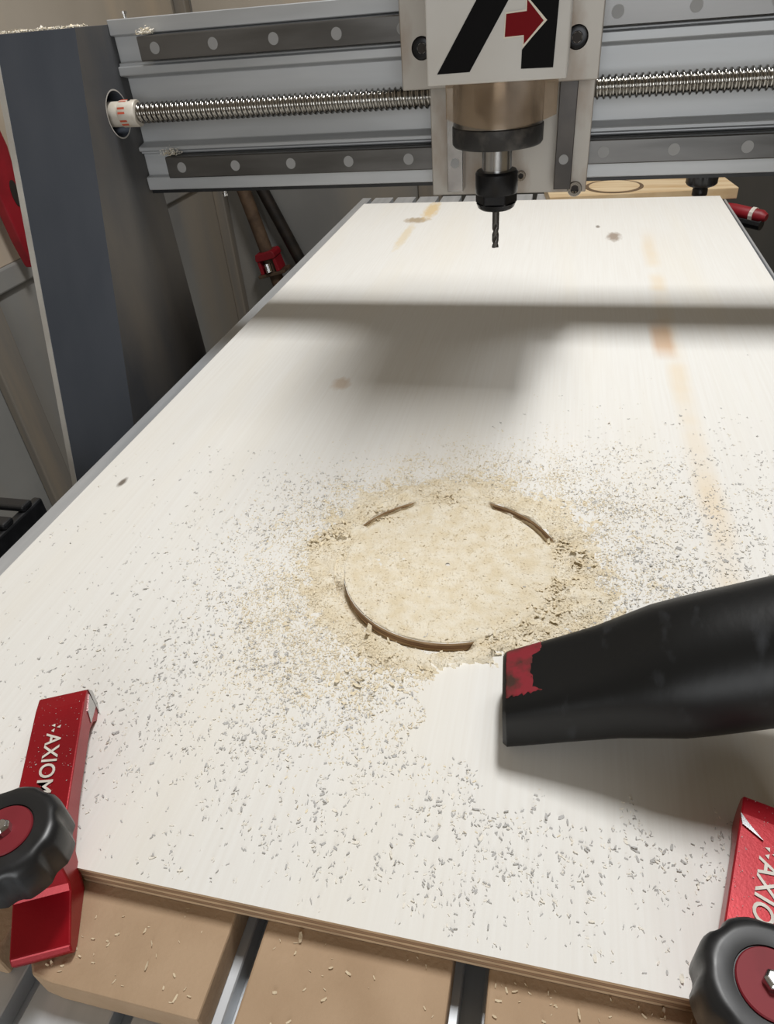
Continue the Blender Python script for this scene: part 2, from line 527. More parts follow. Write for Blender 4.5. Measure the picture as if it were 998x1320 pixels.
def ply_mesh():
    bm = bmesh.new()
    N = 128
    o_ = [bm.verts.new(p) for p in ((PX0, PY0, 0), (PX1, PY0, 0), (PX1, PY1, 0), (PX0, PY1, 0))]
    lo = [bm.verts.new((v.co.x, v.co.y, -0.012)) for v in o_]
    c2 = [bm.verts.new((CX + R2 * math.cos(2 * PI * i / N), CY + R2 * math.sin(2 * PI * i / N), 0)) for i in range(N)]
    g2 = [bm.verts.new((v.co.x, v.co.y, GD)) for v in c2]
    cen = bm.verts.new((CX, CY, GD))
    es = [bm.edges.new((o_[i], o_[(i + 1) % 4])) for i in range(4)]
    es += [bm.edges.new((c2[i], c2[(i + 1) % N])) for i in range(N)]
    bmesh.ops.triangle_fill(bm, use_beauty=True, use_dissolve=False, edges=es)
    for i in range(4):
        bm.faces.new((lo[i], lo[(i + 1) % 4], o_[(i + 1) % 4], o_[i]))
    bm.faces.new(lo[::-1])
    for i in range(N):
        j = (i + 1) % N
        bm.faces.new((c2[j], c2[i], g2[i], g2[j]))
        bm.faces.new((g2[j], g2[i], cen))
    bmesh.ops.recalc_face_normals(bm, faces=bm.faces)
    me = bpy.data.meshes.new('sheet')
    bm.to_mesh(me)
    bm.free()
    return me


o = bpy.data.objects.new('sheet', ply_mesh())
COL.objects.link(o)
o.data.materials.append(M['ply'])
o.parent = sheet
o.matrix_parent_inverse = sheet.matrix_basis.inverted()
MB().lathe([(R1, GD), (R1, 0.0)], (CX, CY, 0), 'z', 128).build('cutout_disc', 'ply', sheet)



def swept(x, y):
    """strip just cleaned by the nozzle"""
    n = 0.006 * np.sin(x * 160) + 0.005 * np.sin(y * 230 + 1)
    a = (x > -0.050 + n) & (x < 0.03) & (y > 0.186 + 0.5 * np.abs(x + 0.02) * (x < -0.02) + n) & (y < 0.262 + n)
    c = (x >= -0.02) & (x < 0.13) & (y > 0.182 + n) & (y < 0.27)
    return a | c


# sawdust mound: a height field in polar coordinates
def sstep(a, b, x):
    t = min(1.0, max(0.0, (x - a) / (b - a)))
    return t * t * (3 - 2 * t)


def open_arc(deg):
    """how far the groove is swept open at this bearing (0..1)"""
    d = deg % 360
    v = 0.0
    for a, b in ((27, 77), (199, 290)):
        v = max(v, sstep(a - 4, a + 5, d) * (1 - sstep(b - 5, b + 4, d)))
    v = max(v, 0.65 * sstep(116, 124, d) * (1 - sstep(150, 157, d)))
    return v


def dust_height(r, th):
    x, y = CX + r * math.cos(th), CY + r * math.sin(th)
    n1 = noise.noise(Vector((x * 42, y * 42, 3.1)))
    n2 = noise.noise(Vector((x * 130, y * 130, 7.7)))
    n3 = noise.noise(Vector((x * 420, y * 420, 1.3)))
    deg = math.degrees(th)
    op = open_arc(deg + 5 * noise.noise(Vector((x * 90, y * 90, 0))))
    if r < R1 - 0.0002:
        edge = sstep(R1 - 0.010, R1, r) * (1 - op)
        return 0.0007 + 0.0006 * n1 + 0.0005 * n2 + 0.0004 * n3 + 0.0011 * edge
    if r <= R2 + 0.0002:
        return (1 - op) * (0.0012 + 0.0008 * n2 + 0.0006 * n3) + op * (-0.0068 + 0.0012 * n2)
    if bool(swept(np.float64(x + 0.006 * n3 + 0.004 * n2), np.float64(y + 0.006 * n2 - 0.004 * n3))):
        return -0.0005
    w = 0.112 + 0.016 * n1 + 0.008 * math.cos(th - 1.0)
    base = 0.0034 * (1 - sstep(R2 - 0.002, w, r))
    base += 0.0012 * math.exp(-((r - 0.086) / 0.007) ** 2)
    base *= 0.55 + 0.8 * abs(n1) + 0.35 * n2
    return base - 0.0006 + 0.0008 * n2 + 0.0012 * n3 * sstep(R2, 0.1, r) - 0.0012 * op * (1 - sstep(R2, R2 + 0.005, r))


rs = list(np.linspace(0.0015, R1 - 0.0006, 46)) + [R1 - 0.0001, R1 + 0.0002] + list(np.linspace(R1 + 0.001, R2 - 0.001, 5)) + \
    [R2 - 0.0002, R2 + 0.0003] + list(np.linspace(R2 + 0.001, 0.140, 50))
NT = 300
b = MB()
vv, ff = [], []
for r in rs:
    for k in range(NT):
        th = 2 * PI * k / NT
        vv.append((CX + r * math.cos(th), CY + r * math.sin(th), dust_height(r, th)))
for q in range(len(rs) - 1):
    for k in range(NT):
        a = q * NT + k
        c = q * NT + (k + 1) % NT
        quad = (a, c, c + NT, a + NT)
        inside = R1 <= rs[q] <= R2
        if inside or max(vv[i][2] for i in quad) > 0.0001:
            ff.append(quad)
b.v, b.f = vv, ff
o = b.build('sawdust', 'dust', smooth=True, angle=80)
tag(o, 'fine tan sawdust heaped over and around the routed circle', 'sawdust', kind='stuff')


# chips and fibres: thousands of small curled flakes
def flakes(name, pts, lens, mats, label=None, zoff=0.0, parent=None, lift=0.5):
    n = len(pts)
    ang = rng.uniform(0, 2 * PI, n)
    wid = lens * rng.uniform(0.2, 0.55, n)
    curl = lens * rng.uniform(0.05, 0.45, n) * lift
    roll = rng.uniform(-0.7, 0.7, n)
    ca, sa = np.cos(ang), np.sin(ang)
    verts = np.zeros((n, 6, 3))
    for k, (u, cz) in enumerate(((-0.5, 1.0), (0.0, 0.0), (0.5, 0.8))):
        for j, s in enumerate((-0.5, 0.5)):
            du = u * lens
            dw = s * wid * (1.0 if k == 1 else 0.6)
            verts[:, k * 2 + j, 0] = pts[:, 0] + ca * du - sa * dw
            verts[:, k * 2 + j, 1] = pts[:, 1] + sa * du + ca * dw
            verts[:, k * 2 + j, 2] = pts[:, 2] + cz * curl + (s * np.sin(roll) + 0.5 * np.abs(np.sin(roll))) * wid + 0.00015 + zoff
    faces = []
    for i in range(n):
        q = 6 * i
        faces.append((q, q + 2, q + 3, q + 1))
        faces.append((q + 2, q + 4, q + 5, q + 3))
    me = bpy.data.meshes.new(name)
    me.from_pydata(verts.reshape(-1, 3).tolist(), [], faces)
    for mn in mats:
        me.materials.append(M[mn])
    idx = np.repeat(rng.integers(0, len(mats), n), 2)
    me.polygons.foreach_set('material_index', idx.astype(np.int32))
    o = bpy.data.objects.new(name, me)
    COL.objects.link(o)
    tag(o, label, 'wood chips' if label else None, kind='stuff')
    return o


def scatter(n, dens):
    out = []
    tot = 0
    while tot < n:
        x = rng.uniform(PX0 + 0.004, PX1 - 0.004, 20000)
        y = rng.uniform(PY0 + 0.003, 0.72, 20000)
        keep = rng.uniform(0, 1, 20000) < dens(x, y)
        keep &= ~swept(x, y)
        p = np.c_[x[keep], y[keep]]
        out.append(p)
        tot += len(p)
    return np.concatenate(out)[:n]


def clump(x, y, s=1.0):
    return 0.55 + 0.45 * np.sin(x * 61 * s + 2 * np.sin(y * 47 * s)) * np.sin(y * 53 * s + 1.7 * np.sin(x * 39 * s))


def dens_chips(x, y):
    r = np.hypot(x - CX, y - CY)
    front = 0.75 * np.exp(-((y - 0.21) / 0.075) ** 2) * np.exp(-((x + 0.02) / 0.20) ** 2)
    right = 0.55 * np.exp(-((y - 0.40) / 0.14) ** 2) * np.exp(-((x - 0.10) / 0.10) ** 2)
    near = 0.55 * np.exp(-((r - 0.11) / 0.06) ** 2) * (y < 0.44)
    d = front + right + near + 0.05 * (y < 0.5)
    d = d * np.where(y > 0.47, np.exp(-(y - 0.47) / 0.07) * (x > -0.12), 1.0)
    d = d * np.clip((r - 0.085) / 0.045, 0.03, 1)
    return np.clip(d * clump(x, y), 0, 1)


def dens_fine(x, y):
    r = np.hypot(x - CX, y - CY)
    d = np.exp(-(np.maximum(r - 0.095, 0) / 0.042) ** 2) * np.where(r < R1, 0.25, 1.0)
    d = d + 0.5 * np.exp(-((x + 0.135) / 0.05) ** 2 - ((y - 0.262) / 0.035) ** 2) + 0.35 * np.exp(-((x - 0.03) / 0.06) ** 2 - ((y - 0.44) / 0.06) ** 2)
    return np.clip(d * clump(x, y, 1.6), 0, 1)


def lift_z(p, amt=1.0):
    r = np.hypot(p[:, 0] - CX, p[:, 1] - CY)
    z = np.zeros(len(p))
    for i in np.nonzero(r < 0.135)[0]:
        hgt = dust_height(r[i], math.atan2(p[i, 1] - CY, p[i, 0] - CX))
        z[i] = hgt if (R1 < r[i] < R2) else max(0.0, hgt)
    return np.c_[p, z]


p = scatter(8500, dens_chips)
extra = p[rng.integers(0, len(p), 5500)]
extra = extra + rng.normal(0, 0.0011, extra.shape)
p = np.concatenate([p, extra])
p = lift_z(p[(p[:, 1] > PY0 + 0.002) & (p[:, 0] > PX0 + 0.002) & (p[:, 0] < PX1 - 0.002)])
flakes('wood_chips', p, rng.gamma(3.4, 0.00025, len(p)) + 0.0004, ['chip_pale', 'chip_grey', 'chip_grey'],
       'scattered pale wood chips strewn over the front of the plywood sheet')
p = lift_z(scatter(32000, dens_fine))
flakes('sawdust_fibres', p, rng.gamma(4.0, 0.00017, len(p)) + 0.0003, ['chip_tan', 'chip_tan', 'dust'],
       'fine tan fibres lying on the sawdust around the routed circle', lift=0.4)
# curled tufts where the groove was torn
tuft = []
for deg, rr, n_, sp in ((165, 0.084, 60, 0.005), (172, 0.094, 40, 0.005), (20, 0.080, 50, 0.005), (10, 0.088, 30, 0.004), (352, 0.074, 50, 0.005),
                        (338, 0.074, 40, 0.005), (318, 0.075, 50, 0.007), (300, 0.076, 40, 0.005), (140, 0.075, 40, 0.006), (100, 0.075, 30, 0.007), (255, 0.096, 60, 0.014)):
    a = math.radians(deg)
    tuft.append(np.c_[rng.normal(CX + rr * math.cos(a), sp, n_), rng.normal(CY + rr * math.sin(a), sp, n_)])
p = lift_z(np.concatenate(tuft))
flakes('sawdust_tufts', p, rng.gamma(6.0, 0.00040, len(p)) + 0.0008, ['chip_tan', 'chip_tan', 'dust'],
       'curled shaving tufts along the torn rim of the routed circle', lift=1.1)

# chips fallen on the strips in front
q = []
for (x0, x1, y0, y1, n_) in ((-0.195, -0.12, 0.078, 0.113, 42), (-0.10, -0.026, 0.05, 0.113, 45), (-0.004, 0.07, 0.06, 0.113, 130), (0.09, 0.16, 0.05, 0.113, 50)):
    q.append(np.c_[rng.uniform(x0, x1, n_), rng.uniform(y0, y1, n_), np.full(n_, -0.012)])
p = np.concatenate(q)
flakes('fallen_chips', p, rng.gamma(4.0, 0.00027, len(p)) + 0.0005, ['chip_mdf'],
       'pale chips fallen on the tan spoilboard strips in front of the plywood', lift=0.9)

# ------------------------------------------------------------------ gantry
YB0 = 0.775
gan = thing('gantry', 'silver aluminium cross beam on slate-painted side legs, with rails and ballscrew', 'machine gantry', (-0.068, 0.8, -0.35))
GL, GR = -0.467, 0.331
prof = [(YB0, 0.306), (YB0, 0.2925), (YB0 + 0.007, 0.2915), (YB0 + 0.007, 0.269), (YB0 + 0.003, 0.2685), (YB0 + 0.003, 0.266), (YB0 - 0.001, 0.2655), (YB0 - 0.001, 0.2575),
        (YB0 + 0.013, 0.2545), (YB0 + 0.013, 0.1935), (YB0 - 0.001, 0.190), (YB0 - 0.001, 0.186), (YB0 + 0.003, 0.1855), (YB0 + 0.003, 0.183), (YB0 + 0.007, 0.1825), (YB0 + 0.007, 0.1605),
        (YB0, 0.1595), (YB0, 0.146), (YB0 + 0.055, 0.146), (YB0 + 0.055, 0.306)]
MB().prism(prof, GL, GR, lambda a, b_, t: (t, a, b_)).build('beam', 'alu_web', gan, bevel=0.0007, seg=1)
MB().box(GL, GR, YB0 + 0.006, YB0 + 0.052, 0.1415, 0.1459).build('bottom_gasket', 'black_plastic', gan)
for zc in (0.2802, 0.1716):
    r_ = MB().prism([(-0.0105, 0.0), (-0.0105, -0.010), (-0.0085, -0.013), (-0.0105, -0.016), (-0.0105, -0.0235), (-0.0095, -0.0245), (0.0095, -0.0245), (0.0105, -0.0235),
                     (0.0105, -0.016), (0.0085, -0.013), (0.0105, -0.010), (0.0105, 0.0)], -0.428, 0.292,
                    lambda a, b_, t: (t, YB0 + 0.0068 + b_, zc + a)).build('linear_rail', 'rail', gan)
    plug = None
    for k in range(12):
        x = -0.4105 + 0.0631 * k
        if x > 0.285:
            break
        if plug is None:
            plug = MB().lathe([(0.0052, -0.0003), (0.0052, 0.004)], (x, YB0 - 0.0177, zc), 'y', 20).build('rail_plug', 'plug', gan)
            x00 = x
        else:
            copy_part(plug, gan, (x - x00, 0, 0))
# ballscrew: rounded helical thread
AX_Y, AX_Z, R0, PT = 0.752, 0.2255, 0.0098, 0.0056
ns, na = 10, 22
L0, L1 = -0.443, 0.345
nr = int((L1 - L0) / PT * ns)
vv, ff = [], []
for i in range(nr + 1):
    x = L0 + (L1 - L0) * i / nr
    for k in range(na):
        a = 2 * PI * k / na
        ph = (x / PT - k / na) % 1.0
        g = max(0.0, 1 - ((ph - 0.5) / 0.36) ** 2)
        r = R0 - 0.0019 * math.sqrt(g)
        vv.append((x, AX_Y + r * math.cos(a), AX_Z + r * math.sin(a)))
for i in range(nr):
    for k in range(na):
        a, c = i * na + k, i * na + (k + 1) % na
        ff.append((a, c, c + na, a + na))
b = MB()
b.v, b.f = vv, ff
b.build('ballscrew', 'screw', gan, smooth=True, angle=60)
col_ = MB().lathe([(0.0118, -0.485), (0.0118, -0.464), (0.0112, -0.462), (0.0126, -0.461), (0.0126, -0.4435), (0.0118, -0.4425)], (0, AX_Y, AX_Z), 'x', 32).build('screw_collar', 'stub', gan, smooth=True)
for a in (100, 160, 215):
    ar = math.radians(a)
    bb = MB()
    bb.prism([(-0.008, -0.25), (0.0, -0.25), (0.0, 0.25), (-0.008, 0.25)], 0.01262, 0.0129,
             lambda s, w, t: (-0.452 + s, AX_Y + t * math.cos(ar + w), AX_Z + t * math.sin(ar + w)))
    bb.build('red_mark', 'mark_red', col_)
MB().lathe([(0.0015, 0.0124), (0.0015, 0.01285)], (-0.449, AX_Y - 0.003, AX_Z), 'z', 12).build('set_screw', 'black_oxide', col_)


def leg(sgn, xin):
    """side leg: slanted painted panel with a round bore for the screw in its inner face"""
    prof_ = [(0.717, 0.302), (0.633 - 0.277 * 0.35, -0.35), (0.825, -0.35), (0.804, 0.138), (0.833, 0.146), (0.833, 0.302)]
    xo = xin - sgn * 0.090
    bm = bmesh.new()
    N = 40
    inn = [bm.verts.new((xin, a, b_)) for a, b_ in prof_]
    out = [bm.verts.new((xo, a, b_)) for a, b_ in prof_]
    hole = [bm.verts.new((xin, AX_Y + 0.0205 * math.cos(2 * PI * i / N), AX_Z + 0.0215 * math.sin(2 * PI * i / N))) for i in range(N)]
    deep = [bm.verts.new((xin - sgn * 0.05, v.co.y, v.co.z)) for v in hole]
    es = [bm.edges.new((inn[i], inn[(i + 1) % 6])) for i in range(6)] + [bm.edges.new((hole[i], hole[(i + 1) % N])) for i in range(N)]
    bmesh.ops.triangle_fill(bm, use_beauty=True, use_dissolve=False, edges=es)
    for i in range(6):
        bm.faces.new((inn[i], inn[(i + 1) % 6], out[(i + 1) % 6], out[i]))
    bm.faces.new(out)
    for i in range(N):
        bm.faces.new((hole[i], hole[(i + 1) % N], deep[(i + 1) % N], deep[i]))
    bm.faces.new(deep)
    bmesh.ops.recalc_face_normals(bm, faces=bm.faces)
    me = bpy.data.meshes.new('side_leg')
    bm.to_mesh(me)
    bm.free()
    me.materials.append(M['leg'])
    me.materials.append(M['leg_dusty'])
    for pg in me.polygons:
        if abs(pg.normal.x) > 0.9 and abs(pg.center.x - xin) < 0.001:
            pg.material_index = 1
    o = bpy.data.objects.new('side_leg', me)
    COL.objects.link(o)
    o.parent = gan
    o.matrix_parent_inverse = gan.matrix_basis.inverted()
    xs = sorted((xo, xo - sgn * 0.0065))
    MB().prism([(a - (0.001 if i < 2 else 0), b_) for i, (a, b_) in enumerate(prof_)], xs[0], xs[1], lambda a, b_, t: (t, a, b_)).build('outer_panel', 'leg_edge', o)
    # rim of the bore
    MB().loft([[(xin + sgn * hh, AX_Y + rr * math.cos(2 * PI * i / 40), AX_Z + rr * 1.05 * math.sin(2 * PI * i / 40)) for i in range(40)]
               for rr, hh in ((0.0205, 0.0003), (0.0218, 0.0003))], cap=False).build('bore_rim', 'leg_edge', o)
    return o


leg(1, GL)
leg(-1, GR)
for xx, zz, dz in ((-0.452, 0.306, 0.006), (-0.38, 0.1415, -0.006)):
    MB().lathe([(0.002, 0), (0.002, dz * 0.6), (0.003, dz * 0.6), (0.003, dz)], (xx, YB0 + 0.012, zz), 'z', 12).build('set_screw', 'steel', gan)
# dust on the leg top and in the rail ends
for nm, c, n_, sp, lab in (('sawdust_ridge', (-0.51, 0.7235, 0.302), 1300, (0.042, 0.004), 'white sawdust ridge lying along the top of the slate leg'),
                           ('sawdust_clump', (-0.421, 0.765, 0.2915), 260, (0.004, 0.004), 'white sawdust clump on the end of the upper beam rail'),
                           ('sawdust_clump', (-0.424, 0.765, 0.1829), 260, (0.005, 0.004), 'tan sawdust clump on the end of the lower beam rail')):
    if nm == 'sawdust_ridge':
        xs_ = rng.uniform(-0.555, -0.469, n_)
        pts = np.c_[xs_, c[1] + rng.uniform(-0.005, 0.02, n_), c[2] + rng.uniform(0, 0.0016, n_) * (0.5 + 0.5 * np.abs(np.sin(xs_ * 90)))]
    else:
        pts = np.c_[rng.normal(c[0], sp[0], n_), np.clip(rng.normal(c[1], sp[1], n_), c[1] - 0.007, c[1] + 0.007), c[2] + np.abs(rng.normal(0, 0.0025, n_))]
    flakes(nm, pts, rng.gamma(4.0, 0.0004, n_) + 0.0004, ['chip_pale', 'chip_pale', 'chip_tan'], lab, lift=0.9)['category'] = 'sawdust'

# ------------------------------------------------------------------ spindle carriage
car = thing('spindle_carriage', 'grey spindle carriage with the black A logo and red arrow on its cover', 'machine carriage', (-0.06, 0.7, 0.14))
MB().box(-0.1305, 0.0175, 0.7365, 0.7495, 0.1415, 0.60).build('carriage_plate', 'alu_plate', car, bevel=0.0008)
for sx in (-0.105, -0.03):
    for zc in (0.2802, 0.1716):
        MB().box(sx, sx + 0.045, 0.7496, 0.768, zc - 0.022, zc + 0.022).build('bearing_block', 'black_oxide', car, bevel=0.001)
MB().box(-0.125, 0.012, 0.7496, 0.7735, AX_Z - 0.0265, AX_Z + 0.0265).build('nut_block', 'alu', car)  # ball nut housing, widened to close the gap against lamp light
MB().box(-0.125, 0.012, 0.7496, 0.800, 0.309, 0.60).build('rear_blocker', 'alu_plate', car, bevel=0.001)  # unseen box added to stop lamp light between carriage plate and beam
MB().box(-0.1125, -0.0975, 0.7175, 0.7364, 0.148, 0.60).build('vertical_rail', 'steel', car, bevel=0.0006)
MB().box(-0.0125, 0.0030, 0.7175, 0.7364, 0.148, 0.60).build('vertical_rail', 'zrail_dark', car, bevel=0.0006)
MB().lathe([(0.0042, -0.0003), (0.0042, 0.003)], (-0.1052, 0.7175, 0.1735), 'y', 18).build('rail_plug', 'plug', car)
MB().lathe([(0.0042, -0.0003), (0.0042, 0.003)], (-0.005, 0.7175, 0.1735), 'y', 18).build('rail_plug', 'plug', car)


def socket_bolt(parent, x, y, z, r, mname, depth=0.0035):
    bo = MB().lathe([(r * 0.5, -0.0005), (r * 0.55, -depth), (r * 0.92, -depth), (r, -depth * 0.75), (r, 0.0)], (x, y, z), 'y', 24, cap=False).build('bolt', mname, parent, smooth=True)
    MB().lathe([(r * 0.52, -0.0008), (r * 0.52, -0.0004)], (x, y, z), 'y', 6).build('hex_socket', 'hole', bo)
    return bo


socket_bolt(car, 0.0072, 0.7365, 0.1445, 0.0068, 'spindle')
socket_bolt(car, -0.0440, 0.7365, 0.1575, 0.0046, 'spindle')
socket_bolt(car, -0.0430, 0.7365, 0.1855, 0.0046, 'spindle')
MB().box(-0.1485, 0.0187, 0.700, 0.7128, 0.2365, 0.60).build('slide_plate', 'alu_plate', car, bevel=0.001)
MB().box(-0.0965, -0.0135, 0.7129, 0.7364, 0.245, 0.60).build('gap_blocker', 'alu', car)  # unseen filler added to keep lamp light out behind the slide plate
for bx0, bx1 in ((-0.128, -0.1135), (0.004, 0.016)):
    MB().box(bx0, bx1, 0.7129, 0.7364, 0.25, 0.60).build('gap_blocker', 'alu', car)  # same added light-blocking filler at the sides
for bx in (-0.1300, -0.0010):
    MB().lathe([(0.0088, -0.0004), (0.0088, 0.0), (0.0080, 0.0)], (bx, 0.700, 0.267), 'y', 28, cap=False).build('counterbore_rim', 'steel', car)
    socket_bolt(car, bx, 0.700, 0.267, 0.0080, 'black_oxide', 0.0012)
# cover with logo
cov = MB().box(-0.1082, -0.0062, 0.600, 0.6999, 0.2480, 0.60).build('cover', 'cover', car, bevel=0.0012)


def decal(poly, name, mname, y, parent):
    return MB().prism(poly, y, y + 0.0003, lambda a, b_, t: (a, t, b_)).build(name, mname, parent)


decal([(-0.1005, 0.2553), (-0.0762, 0.2556), (-0.0180, 0.344), (-0.0405, 0.344)], 'logo_stroke', 'logo_black', 0.5996, cov)
decal([(-0.0390, 0.2556), (-0.0162, 0.2553), (-0.0130, 0.344), (-0.0170, 0.344), (-0.0372, 0.2972), (-0.0228, 0.2835), (-0.0388, 0.2672)], 'logo_stroke', 'logo_black', 0.5996, cov)
decal([(-0.0520, 0.2745), (-0.0385, 0.2749), (-0.0385, 0.2680), (-0.0222, 0.2835), (-0.0372, 0.2985), (-0.0372, 0.2905), (-0.0512, 0.2897)], 'arrow_outline', 'logo_white', 0.59945, cov)
decal([(-0.0512, 0.2754), (-0.0378, 0.2758), (-0.0377, 0.2703), (-0.0245, 0.2834), (-0.0364, 0.2962), (-0.0364, 0.2895), (-0.0505, 0.2888)], 'arrow', 'logo_red', 0.5993, cov)
# clear dust shield below the cover
ring0, fs = [], []
NS = 24
vv = []
for k in range(NS + 1):
    u = k / NS
    x = -0.0965 + u * (0.0845)
    y = 0.6035 + 0.010 * (2 * u - 1) ** 2
    zb = 0.2165 + 0.0075 * (2 * u - 1) ** 2
    for yy in (y, y + 0.0012):
        vv.append((x, yy, zb))
        vv.append((x, yy, 0.256))
for k in range(NS):
    a, c = 4 * k, 4 * k + 4
    fs += [(a, c, c + 1, a + 1), (a + 2, a + 3, c + 3, c + 2), (a, a + 2, c + 2, c), (a + 1, c + 1, c + 3, a + 3)]
fs += [(0, 1, 3, 2), (4 * NS, 4 * NS + 2, 4 * NS + 3, 4 * NS + 1)]
MB().add(vv, fs).build('dust_shield', 'clear', car, smooth=True)
# spindle
SX, SY = -0.0605, 0.6620
sp = MB().lathe([(0.0372, 0.2130), (0.0372, 0.58)], (SX, SY, 0), 'z', 56).build('spindle_body', 'spindle', car, smooth=True)
MB().lathe([(0.030, 0.1965), (0.0365, 0.1975), (0.0380, 0.1995), (0.0380, 0.2122), (0.0370, 0.2129)], (SX, SY, 0), 'z', 56).build('spindle_cap', 'black_cap', car, smooth=True)
MB().lathe([(0.0128, 0.1765), (0.0128, 0.1965)], (SX, SY, 0), 'z', 40).build('spindle_shaft', 'steel', car, smooth=True)
nut = MB().lathe([(0.0140, 0.1460), (0.0160, 0.1475), (0.0170, 0.1500), (0.0174, 0.1510)], (SX, SY, 0), 'z', 48)
nut.lathe([(0.0180, 0.1590), (0.0185, 0.1600), (0.0185, 0.1755), (0.0170, 0.1775), (0.0130, 0.1778)], (SX, SY, 0), 'z', 48)
nutp = nut.build('collet_nut', 'black_oxide', car, smooth=True, angle=30)
MB().lathe([(0.0165, 0.1495), (0.0184, 0.1520), (0.0184, 0.1590), (0.0176, 0.1612)], (SX, SY, 0), 'z', 6).build('hex_flats', 'black_oxide', nutp, bevel=0.0008)

bit = thing('router_bit', 'slim grey spiral router bit held in the black collet nut', 'router bit', (SX, SY, 0.112))
MB().lathe([(0.0031, 0.1345), (0.0031, 0.1460)], (SX, SY, 0), 'z', 20).build('shank', 'bit', bit, smooth=True)
rings = []
for i in range(41):
    z = 0.112 + (0.1345 - 0.112) * i / 40
    tw = z * 300
    ring = []
    for k in range(20):
        a = 2 * PI * k / 20
        r = 0.0031 - 0.0015 * max(0.0, math.cos(2 * a)) ** 1.5
        ring.append((SX + r * math.cos(a + tw), SY + r * math.sin(a + tw), z))
    rings.append(ring)
MB().loft(rings).build('flute', 'bit', bit, smooth=True, angle=50)


# ------------------------------------------------------------------ hold-down clamps
def text_mesh(body, size, name):
    cu = bpy.data.curves.new(name, 'FONT')
    cu.body = body
    cu.size = size
    cu.extrude = 0.00012
    cu.shear = 0.18
    cu.offset = size * 0.012
    cu.space_character = 1.02
    cu.align_x = 'CENTER'
    cu.align_y = 'CENTER'
    cu.resolution_u = 4
    tmp = bpy.data.objects.new('tmp', cu)
    COL.objects.link(tmp)
    bpy.context.view_layer.update()
    me = bpy.data.meshes.new_from_object(tmp.evaluated_get(bpy.context.evaluated_depsgraph_get()))
    me.name = name
    bpy.data.objects.remove(tmp)
    bpy.data.curves.remove(cu)
    return me


def star_knob(c, parent_name, r, hgt, parent, rot=0.0, lobes=8):
    """scalloped hand knob; c = centre of its underside"""
    n = 96
    def ring(rr, z, depth):
        out = []
        for i in range(n):
            a = 2 * PI * i / n
            s = max(0.0, math.cos(lobes * (a + rot))) ** 1.2
            q = rr - depth * s
            out.append((c[0] + q * math.cos(a), c[1] + q * math.sin(a), c[2] + z))
        return out
    d = r * 0.075
    rings_ = [ring(r * 0.60, 0, 0), ring(r * 0.86, hgt * 0.10, d * 0.7), ring(r, hgt * 0.24, d), ring(r, hgt * 0.72, d), ring(r * 0.975, hgt * 0.84, d * 0.85), ring(r * 0.92, hgt * 0.93, d * 0.4), ring(r * 0.84, hgt * 0.985, 0),
              ring(r * 0.74, hgt, 0), ring(r * 0.52, hgt * 0.975, 0), ring(r * 0.51, hgt * 0.95, 0)]
    return MB().loft(rings_).build(parent_name, 'black_plastic', parent, smooth=True, angle=50)


